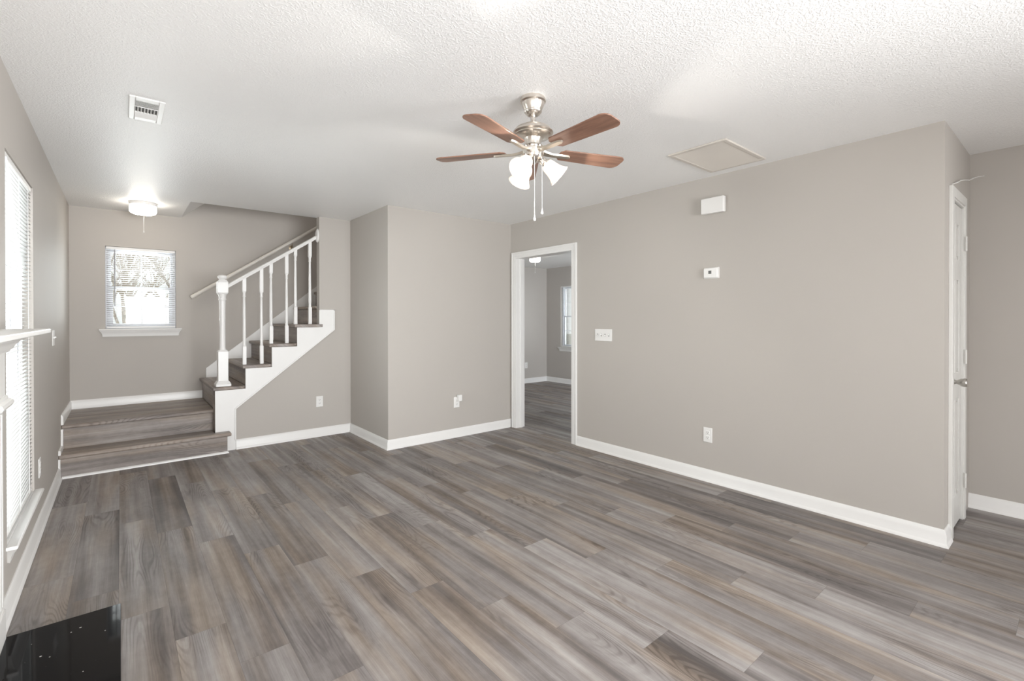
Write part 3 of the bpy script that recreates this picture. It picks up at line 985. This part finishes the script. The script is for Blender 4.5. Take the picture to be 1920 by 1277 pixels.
for a in BANG:
    a = math.radians(a)
    er = Vector((math.cos(a), math.sin(a), 0)); et = Vector((-math.sin(a), math.cos(a), 0)); ez = Vector((0, 0, 1))
    p = math.radians(9)
    tv = et * math.cos(p) - ez * math.sin(p)      # across the blade
    nv = er.cross(tv)
    C0 = Vector((FX, FY, ZBL))
    # blade: outline in (radius, width), rounded tip corners, 6 mm thick
    R0b, R1b, w0, w1 = 0.145, 0.525, 0.050, 0.062
    out = [(R0b, -w0 * 0.55), (R0b + 0.02, -w0)]
    for t_ in range(0, 7):
        th_ = -PI / 2 + (PI / 2) * t_ / 6
        out.append((R1b - 0.040 + 0.040 * math.cos(th_), -w1 + 0.040 + 0.040 * math.sin(th_)))
    rest = [(r, -w) for r, w in out[::-1]]
    out = out + rest
    m = MB()
    up_ = [m.bm.verts.new(C0 + er * r + tv * w + nv * 0.003) for r, w in out]
    dn_ = [m.bm.verts.new(C0 + er * r + tv * w - nv * 0.003) for r, w in out]
    m.bm.faces.new(up_); m.bm.faces.new(dn_[::-1])
    for i in range(len(out)):
        j = (i + 1) % len(out)
        m.bm.faces.new((up_[i], dn_[i], dn_[j], up_[j]))
    bl = build('blade', m, MAT_BLADE, fan, 0.0012, smooth=False)
    at = bl.data.attributes.new('grain', 'FLOAT_VECTOR', 'POINT')
    seq = []
    for v in bl.data.vertices:
        q = v.co + origin(fan) - C0
        seq += [q.dot(er), q.dot(tv), a]
    at.data.foreach_set('vector', seq)
    # blade iron: flat arm under the blade
    m = MB()
    pts = [(0.036, 0.024, 0.004), (0.070, 0.020, -0.006), (0.110, 0.014, -0.010), (0.160, 0.016, -0.009), (0.198, 0.014, -0.009), (0.210, 0.006, -0.009)]
    ring = []
    for r, w, z_ in pts:
        base_ = C0 + er * r + nv * z_
        ring.append([m.bm.verts.new(base_ + tv * (sx * w) + nv * sz) for sx, sz in ((-1, 0.005), (-0.8, -0.004), (0.8, -0.004), (1, 0.005))])
    for Aq, Bq in zip(ring, ring[1:]):
        for k in range(4):
            m.bm.faces.new((Aq[k], Aq[(k + 1) % 4], Bq[(k + 1) % 4], Bq[k]))
    m.bm.faces.new(ring[0][::-1]); m.bm.faces.new(ring[-1])
    build('blade_arm', m, MAT_ARM, fan)
m = MB()
m.lathe([(0.036, 2.197), (0.050, 2.194), (0.054, 2.188), (0.052, 2.182), (0.056, 2.178), (0.056, 2.146), (0.052, 2.132), (0.040, 2.120), (0.022, 2.112), (0.012, 2.104), (0, 2.101)], c0, (0, 0, 1), 40)
kit = build('light_kit', m, MAT_CHROME, fan)
SH = [-39.0, 81.0, 201.0]
for a in SH:
    a = math.radians(a)
    er = Vector((math.cos(a), math.sin(a), 0))
    ax = (er * math.cos(math.radians(42)) - Vector((0, 0, 1)) * math.sin(math.radians(42))).normalized()
    q0 = Vector((FX, FY, 2.124)) + er * 0.036
    m = MB()
    m.tube([q0 - er * 0.01, q0 + er * 0.008 - Vector((0, 0, 0.004)), q0 + er * 0.012 + ax * 0.010], 0.010, 12)
    m.lathe([(0.012, 0.0), (0.020, 0.004), (0.021, 0.020), (0.026, 0.024), (0.026, 0.032), (0.020, 0.034)], q0 + er * 0.008, ax, 24)
    hd = build('lamp_holder', m, MAT_CHROME, fan)
    q1 = q0 + er * 0.008 + ax * 0.028
    m = MB()
    pr = [(0.024, 0.0), (0.032, 0.008), (0.036, 0.022), (0.039, 0.045), (0.045, 0.068), (0.054, 0.086), (0.061, 0.096)]
    m.lathe(pr, q1, ax, 36, close=False)
    sh = build('lamp_shade', m, MAT_SHADE, fan)
    so = sh.modifiers.new('thickness', 'SOLIDIFY'); so.thickness = 0.003
    m = MB()
    m.lathe([(0.0, 0.012), (0.012, 0.012), (0.013, 0.030), (0.020, 0.048), (0.023, 0.060), (0.020, 0.073), (0.010, 0.081), (0, 0.083)], q1, ax, 20)
    bb = build('bulb', m, MAT_BULB, fan)
    l = bpy.data.lights.new('fan_bulb_light', 'POINT')
    l.energy = 42; l.color = (1.0, 0.94, 0.86); l.shadow_soft_size = 0.02
    lo = bpy.data.objects.new('fan_bulb_light', l); COL.objects.link(lo)
    lo.location = q1 + ax * 0.070
for dx_, dy_, zt in ((-0.030, -0.044, 1.801), (0.010, -0.056, 1.837)):
    q = Vector((FX + dx_, FY + dy_, 0))
    m = MB()
    m.tube([(q.x, q.y, 2.125), (q.x, q.y, zt + 0.028)], 0.0016, 6)
    ch = build('pull_chain', m, MAT_CORD, fan)
    m = MB()
    m.lathe([(0, 0.030), (0.003, 0.029), (0.003, 0.022), (0.006, 0.012), (0.007, 0.004), (0.004, 0), (0, 0)], (q.x, q.y, zt), (0, 0, 1), 14)
    build('chain_pull', m, MAT_CORD, ch)


# ------------------------------------------------------------------ drum ceiling lights
def drum_light(x, y, z, label, k, chain):
    root = empty('drum_ceiling_light', (x, y, z))
    tag(root, label, 'ceiling light', 'flush drum lights')
    m = MB(); m.lathe([(0.112 * k, z), (0.112 * k, z - 0.022), (0.106 * k, z - 0.030), (0.0, z - 0.030)], (x, y, 0), (0, 0, 1), 40)
    build('pan', m, MAT_PLASTIC, root)
    m = MB(); m.lathe([(0.104 * k, z - 0.030), (0.108 * k, z - 0.034), (0.108 * k, z - 0.085), (0.100 * k, z - 0.100), (0.080 * k, z - 0.110), (0.0, z - 0.116)], (x, y, 0), (0, 0, 1), 40)
    build('drum_glass', m, MAT_DRUM, root)
    m = MB(); m.tube([(x + 0.005, y, z - 0.112), (x + 0.005, y, z - 0.112 - chain)], 0.0016, 6)
    ch = build('pull_chain', m, MAT_CORD, root)
    m = MB(); m.lathe([(0, 0.02), (0.003, 0.018), (0.005, 0.006), (0.003, 0), (0, 0)], (x + 0.005, y, z - 0.130 - chain), (0, 0, 1), 12)
    build('chain_pull', m, MAT_CORD, ch)
    return root


drum_light(0.172, 5.85, H, 'lit white drum light on the ceiling above the stair landing', 1.0, 0.16)
drum_light(5.25, 5.74, BH, 'lit drum light on the bedroom ceiling seen through the doorway', 0.82, 0.16)

# ------------------------------------------------------------------ ceiling vents
# supply register near the left wall
rg = empty('ceiling_register', (0.11, 3.23, H))
tag(rg, 'small white louvered register on the ceiling near the left wall', 'vent')
x0, x1, y0, y1 = 0.036, 0.186, 3.055, 3.400
m = MB()
fz0, fz1 = H - 0.007, H
m.box(x0, x0 + 0.026, y0, y1, fz0, fz1); m.box(x1 - 0.026, x1, y0, y1, fz0, fz1)
m.box(x0 + 0.026, x1 - 0.026, y0, y0 + 0.05, fz0, fz1); m.box(x0 + 0.026, x1 - 0.026, y1 - 0.05, y1, fz0, fz1)
build('frame', m, MAT_PLASTIC, rg, 0.003)
m = MB(); m.box(x0 + 0.02, x1 - 0.02, y0 + 0.04, y1 - 0.04, H - 0.0015, H - 0.0005); build('duct', m, MAT_DUCT, rg)
m = MB()
ya, yb, yc = y0 + 0.05, y1 - 0.05, 0
third = (yb - ya) / 3
for k in range(6):
    y = ya + third * (k + 0.5) / 6
    m.obox(((x0 + x1) / 2, y, H - 0.005), ((x1 - x0) / 2 - 0.026, 0, 0), (0, 0.0058, 0.0035), (0, -0.0003, 0.0005))
    y = yb - third * (k + 0.5) / 6
    m.obox(((x0 + x1) / 2, y, H - 0.005), ((x1 - x0) / 2 - 0.026, 0, 0), (0, 0.0058, -0.0035), (0, 0.0003, 0.0005))
for k in range(8):
    x = x0 + 0.026 + (x1 - x0 - 0.052) * k / 7
    m.obox((x, (ya + yb) / 2, H - 0.005), (0.0032, 0, 0.0036), (0, third / 2, 0), (0.0005, 0, -0.0004))
m.box(x0 + 0.026, x1 - 0.026, ya + third - 0.004, ya + third + 0.004, fz0, fz0 + 0.004)
m.box(x0 + 0.026, x1 - 0.026, yb - third - 0.004, yb - third + 0.004, fz0, fz0 + 0.004)
build('louvers', m, MAT_PLASTIC, rg)
# return grille near the right wall
gr = empty('return_grille', (3.22, 1.64, H))
tag(gr, 'wide cream return air grille on the ceiling near the right wall', 'vent')
x0, x1, y0, y1 = 2.925, 3.515, 1.432, 1.838
m = MB()
b = 0.030
m.box(x0, x0 + b, y0, y1, H - 0.012, H); m.box(x1 - b, x1, y0, y1, H - 0.012, H)
m.box(x0 + b, x1 - b, y0, y0 + b, H - 0.012, H); m.box(x0 + b, x1 - b, y1 - b, y1, H - 0.012, H)
build('frame', m, MAT_GRILLE, gr, 0.004)
m = MB(); m.box(x0 + 0.02, x1 - 0.02, y0 + 0.02, y1 - 0.02, H - 0.0015, H - 0.0005); build('duct', m, MAT_DUCT, gr)
m = MB()
n = 34
for k in range(n):
    x = x0 + b + (x1 - x0 - 2 * b) * (k + 0.5) / n
    m.obox((x, (y0 + y1) / 2, H - 0.007), (0.0046, 0, -0.0042), (0, (y1 - y0) / 2 - b, 0), (0.0003, 0, 0.0004))
for k in (1, 2, 3):
    y = y0 + (y1 - y0) * k / 4
    m.box(x0 + b, x1 - b, y - 0.001, y + 0.001, H - 0.008, H - 0.002)
build('louvers', m, MAT_GRILLE, gr)

# ------------------------------------------------------------------ plates on the walls
def wall_basis(n):
    n = Vector(n)
    return n, Vector((0, 0, 1)).cross(n)


def outlet(loc, rz, label):
    """Duplex receptacle; built facing -Y and turned by rz."""
    global OUTLET
    if OUTLET is None:
        root = empty('outlet', (0, 0, 0))
        m = MB(); m.box(-0.037, 0.037, -0.006, 0, -0.059, 0.059); build('plate', m, MAT_PLASTIC, root, 0.004)
        for zc in (0.020, -0.020):
            m = MB(); m.prism([(-0.017, zc - 0.010), (-0.011, zc - 0.015), (0.011, zc - 0.015), (0.017, zc - 0.010), (0.017, zc + 0.010), (0.011, zc + 0.015), (-0.011, zc + 0.015), (-0.017, zc + 0.010)], 'y', -0.0085, -0.005)
            r = build('receptacle', m, MAT_PLASTIC, root, 0.001)
            m = MB()
            m.box(-0.0075, -0.005, -0.0089, -0.008, zc - 0.002, zc + 0.006); m.box(0.005, 0.0075, -0.0089, -0.008, zc - 0.002, zc + 0.006)
            m.lathe([(0.0, 0), (0.0026, 0), (0.0026, 0.0009), (0, 0.0009)], (0, -0.008, zc - 0.008), (0, -1, 0), 12)
            build('slots', m, MAT_SLOT, r)
        OUTLET = root
    else:
        root = copy_tree(OUTLET)
    root.location = loc
    root.rotation_euler = (0, 0, rz)
    tag(root, label, 'outlet', 'wall outlets')
    return root


OUTLET = None
outlet((XR, 1.925, 0.373), -PI / 2, 'white duplex outlet low on the right wall below the thermostat')
outlet((1.704, Y3, 0.388), 0, 'white duplex outlet on the wall under the stair railing')
outlet((2.862, Y2, 0.384), 0, 'white outlet with a plug-in on the wall left of the doorway')
outlet((XL, 4.124, 0.387), PI / 2, 'white outlet low on the left wall between blind and steps')
outlet((6.30, BY, 0.36), 0, 'white outlet low on the bedroom back wall past the doorway')

m = MB()
m.box(2.862 - 0.001, 2.862 + 0.044, Y2 - 0.050, Y2 - 0.009, 0.400, 0.468)
pg = build('plug_adapter', m, MAT_PLASTIC, None, 0.004, loc=(2.882, Y2, 0.434))
tag(pg, 'small white plug-in device sitting in the outlet left of the doorway', 'plug')

# four-gang switch
sw = empty('light_switch', (XR, 2.990, 1.146))
tag(sw, 'white four-gang switch plate on the right wall beside the doorway', 'light switch')
m = MB(); m.box(XR - 0.006, XR, 2.990 - 0.105, 2.990 + 0.105, 1.146 - 0.058, 1.146 + 0.058); build('plate', m, MAT_PLASTIC, sw, 0.004)
for k in range(4):
    y = 2.990 + (1.5 - k) * 0.046
    m = MB(); m.box(XR - 0.0068, XR - 0.0055, y - 0.005, y + 0.005, 1.134, 1.158)
    s = build('toggle_slot', m, MAT_SLOT, sw)
    m = MB(); u = 1 if k % 2 else -1
    m.obox((XR - 0.012, y, 1.146 + 0.004 * u), (0.006, 0, -0.003 * u), (0, 0.0035, 0), (0.002 * u, 0, 0.005))
    build('toggle', m, MAT_PLASTIC, s, 0.001)
# single switch on the left wall
sw = empty('light_switch', (XL, 4.935, 1.165))
tag(sw, 'white switch plate on the left wall just past the mantel shelf', 'light switch')
m = MB(); m.box(XL, XL + 0.006, 4.935 - 0.058, 4.935 + 0.058, 1.165 - 0.058, 1.165 + 0.058); build('plate', m, MAT_PLASTIC, sw, 0.004)
for y in (4.912, 4.958):
    m = MB(); m.obox((XL + 0.011, y, 1.169), (0.006, 0, 0.003), (0, 0.0035, 0), (-0.002, 0, 0.005)); build('toggle', m, MAT_PLASTIC, sw, 0.001)
# thermostat
tm = empty('thermostat', (XR, 1.894, 1.669))
tag(tm, 'small white thermostat with dark screen on the right wall', 'thermostat')
m = MB(); m.box(XR - 0.005, XR, 1.832, 1.957, 1.626, 1.714); build('back_plate', m, MAT_PLASTIC, tm, 0.003)
m = MB(); m.box(XR - 0.026, XR - 0.005, 1.838, 1.951, 1.631, 1.709); build('body', m, MAT_PLASTIC, tm, 0.005)
m = MB(); m.box(XR - 0.0268, XR - 0.0255, 1.885, 1.910, 1.662, 1.688); build('screen', m, MAT_DARKPLASTIC, tm)
# door chime box
chm = empty('door_chime', (XR, 1.868, 2.20))
tag(chm, 'white door chime box high on the right wall above the thermostat', 'door chime')
m = MB(); m.box(XR - 0.010, XR, 1.785, 1.955, 2.145, 2.255); build('base', m, MAT_PLASTIC, chm, 0.002)
m = MB(); m.box(XR - 0.050, XR - 0.010, 1.777, 1.962, 2.138, 2.261); build('cover', m, MAT_PLASTIC, chm, 0.006)

# ------------------------------------------------------------------ mantel and hearth
mt = empty('fireplace_mantel', (XL, 1.95, 0))
tag(mt, 'white fireplace mantel at the left edge above the black hearth', 'mantel')
ME, MS = 2.79, 1.11      # far and near ends of the surround
m = MB()
sp = [(0.0, 1.244), (0.135, 1.244), (0.143, 1.248), (0.155, 1.250), (0.155, 1.266), (0.152, 1.268), (0.0, 1.268)]
m.sweep(sp, (XL, MS - 0.14, 0), (XL, ME + 0.14, 0), (1, 0, 0))
build('shelf', m, MAT_MANTEL, mt, 0.002)
m = MB()
cp = [(0.0, 1.176), (0.040, 1.176), (0.043, 1.184), (0.050, 1.190), (0.056, 1.205), (0.070, 1.222), (0.088, 1.232), (0.096, 1.236), (0.098, 1.244), (0.0, 1.244)]
m.sweep(cp, (XL, MS - 0.02, 0), (XL, ME, 0), (1, 0, 0), 1.0, 1.0)
build('crown_moulding', m, MAT_MANTEL, mt)
m = MB(); m.box(XL, XL + 0.032, MS, ME, 0.985, 1.178); build('frieze', m, MAT_MANTEL, mt, 0.002)
for ya, yb in ((ME - 0.19, ME), (MS, MS + 0.19)):
    m = MB(); m.box(XL, XL + 0.024, ya, yb, 0.0, 0.95)
    for k in range(4):
        yy = ya + 0.028 + k * 0.0365
        m.box(XL + 0.024, XL + 0.029, yy, yy + 0.024, 0.16, 0.93)
    p = build('pilaster', m, MAT_MANTEL, mt, 0.002)
    m = MB(); m.box(XL, XL + 0.030, ya - 0.004, yb + 0.004, 0.0, 0.13)
    build('plinth_block', m, MAT_MANTEL, p, 0.003)
    m = MB(); m.sweep([(0, 0.945), (0.030, 0.945), (0.036, 0.952), (0.050, 0.958), (0.056, 0.970), (0.052, 0.982), (0.040, 0.988), (0.036, 1.0), (0, 1.0)], (XL, ya, 0), (XL, yb, 0), (1, 0, 0), 0.35, 0.35)
    build('capital', m, MAT_MANTEL, p)
m = MB()
m.box(XL, XL + 0.010, ME - 0.45, ME - 0.19, 0.0, 0.985); m.box(XL, XL + 0.010, MS + 0.19, MS + 0.45, 0, 0.985); m.box(XL, XL + 0.010, MS + 0.45, ME - 0.45, 0.76, 0.985)
build('stone_facing', m, MAT_GRANITE, mt)
m = MB(); m.box(XL, XL + 0.004, MS + 0.45, ME - 0.45, 0, 0.76); build('firebox', m, MAT_DUCT, mt)
m = MB(); m.box(XL + 0.030, -0.004, MS - 0.05, 2.798, 0.0, 0.011)
he = build('hearth_slab', m, MAT_GRANITE, None, 0.0015, loc=(-0.2, 1.95, 0))
tag(he, 'black speckled granite hearth slab on the floor at lower left', 'hearth')

# ------------------------------------------------------------------ outside
m = MB(); m.box(-30, 40, -12, 45, -0.75, -0.55)
g = struct('ground', m, MAT_GROUND)


def tree(x, y, h, seed, label, group):
    rr = random.Random(seed)
    m = MB()

    def limb(p, d, length, rad, depth):
        pts, radii = [p], [rad]
        q, dd = Vector(p), Vector(d)
        for k in range(4 if depth > 1 else 2):
            dd = (dd + Vector((rr.uniform(-0.12, 0.12), rr.uniform(-0.12, 0.12), 0.04))).normalized()
            q = q + dd * length / (4 if depth > 1 else 2)
            pts.append(q.copy()); radii.append(rad * (1 - 0.16 * (k + 1)))
        m.tube(pts, rad, 5 if depth > 1 else 3, radii)
        if depth > 0:
            for k in range(5 if depth > 2 else 4):
                t_ = rr.uniform(0.3, 1.0)
                b = pts[min(len(pts) - 1, 1 + int(t_ * (len(pts) - 1.1)))]
                az = rr.uniform(0, 2 * PI)
                nd = (dd * 0.75 + Vector((math.cos(az), math.sin(az), 0.3)) * 0.6).normalized()
                limb(b, nd, length * rr.uniform(0.42, 0.6), rad * 0.5, depth - 1)
    limb(Vector((x, y, -0.56)), Vector((0, 0, 1)), h * 0.62, 0.022 * h, 4)
    o = build('bare_tree', m, MAT_BARK, None, loc=(x, y, -0.56))
    tag(o, label, 'tree', group)


for i, (x, y, h) in enumerate([(-2.6, 16.0, 4.2), (0.2, 15.2, 4.0), (2.9, 17.2, 4.4), (-0.9, 20.0, 5.0), (1.7, 21.5, 5.2), (-4.2, 22.0, 5.0), (4.8, 23.0, 5.4), (0.4, 26.0, 6.0)]):
    tree(x, y, h, 40 + i, 'bare brown tree outside the landing window, behind its blind', 'trees outside the landing window')
for i, (x, y, h) in enumerate([(13.0, 11.2, 4.2), (16.5, 12.2, 4.6), (16.0, 16.0, 5.0)]):
    tree(x, y, h, 70 + i, 'bare tree outside the bedroom window, seen through the doorway', 'trees outside the bedroom window')
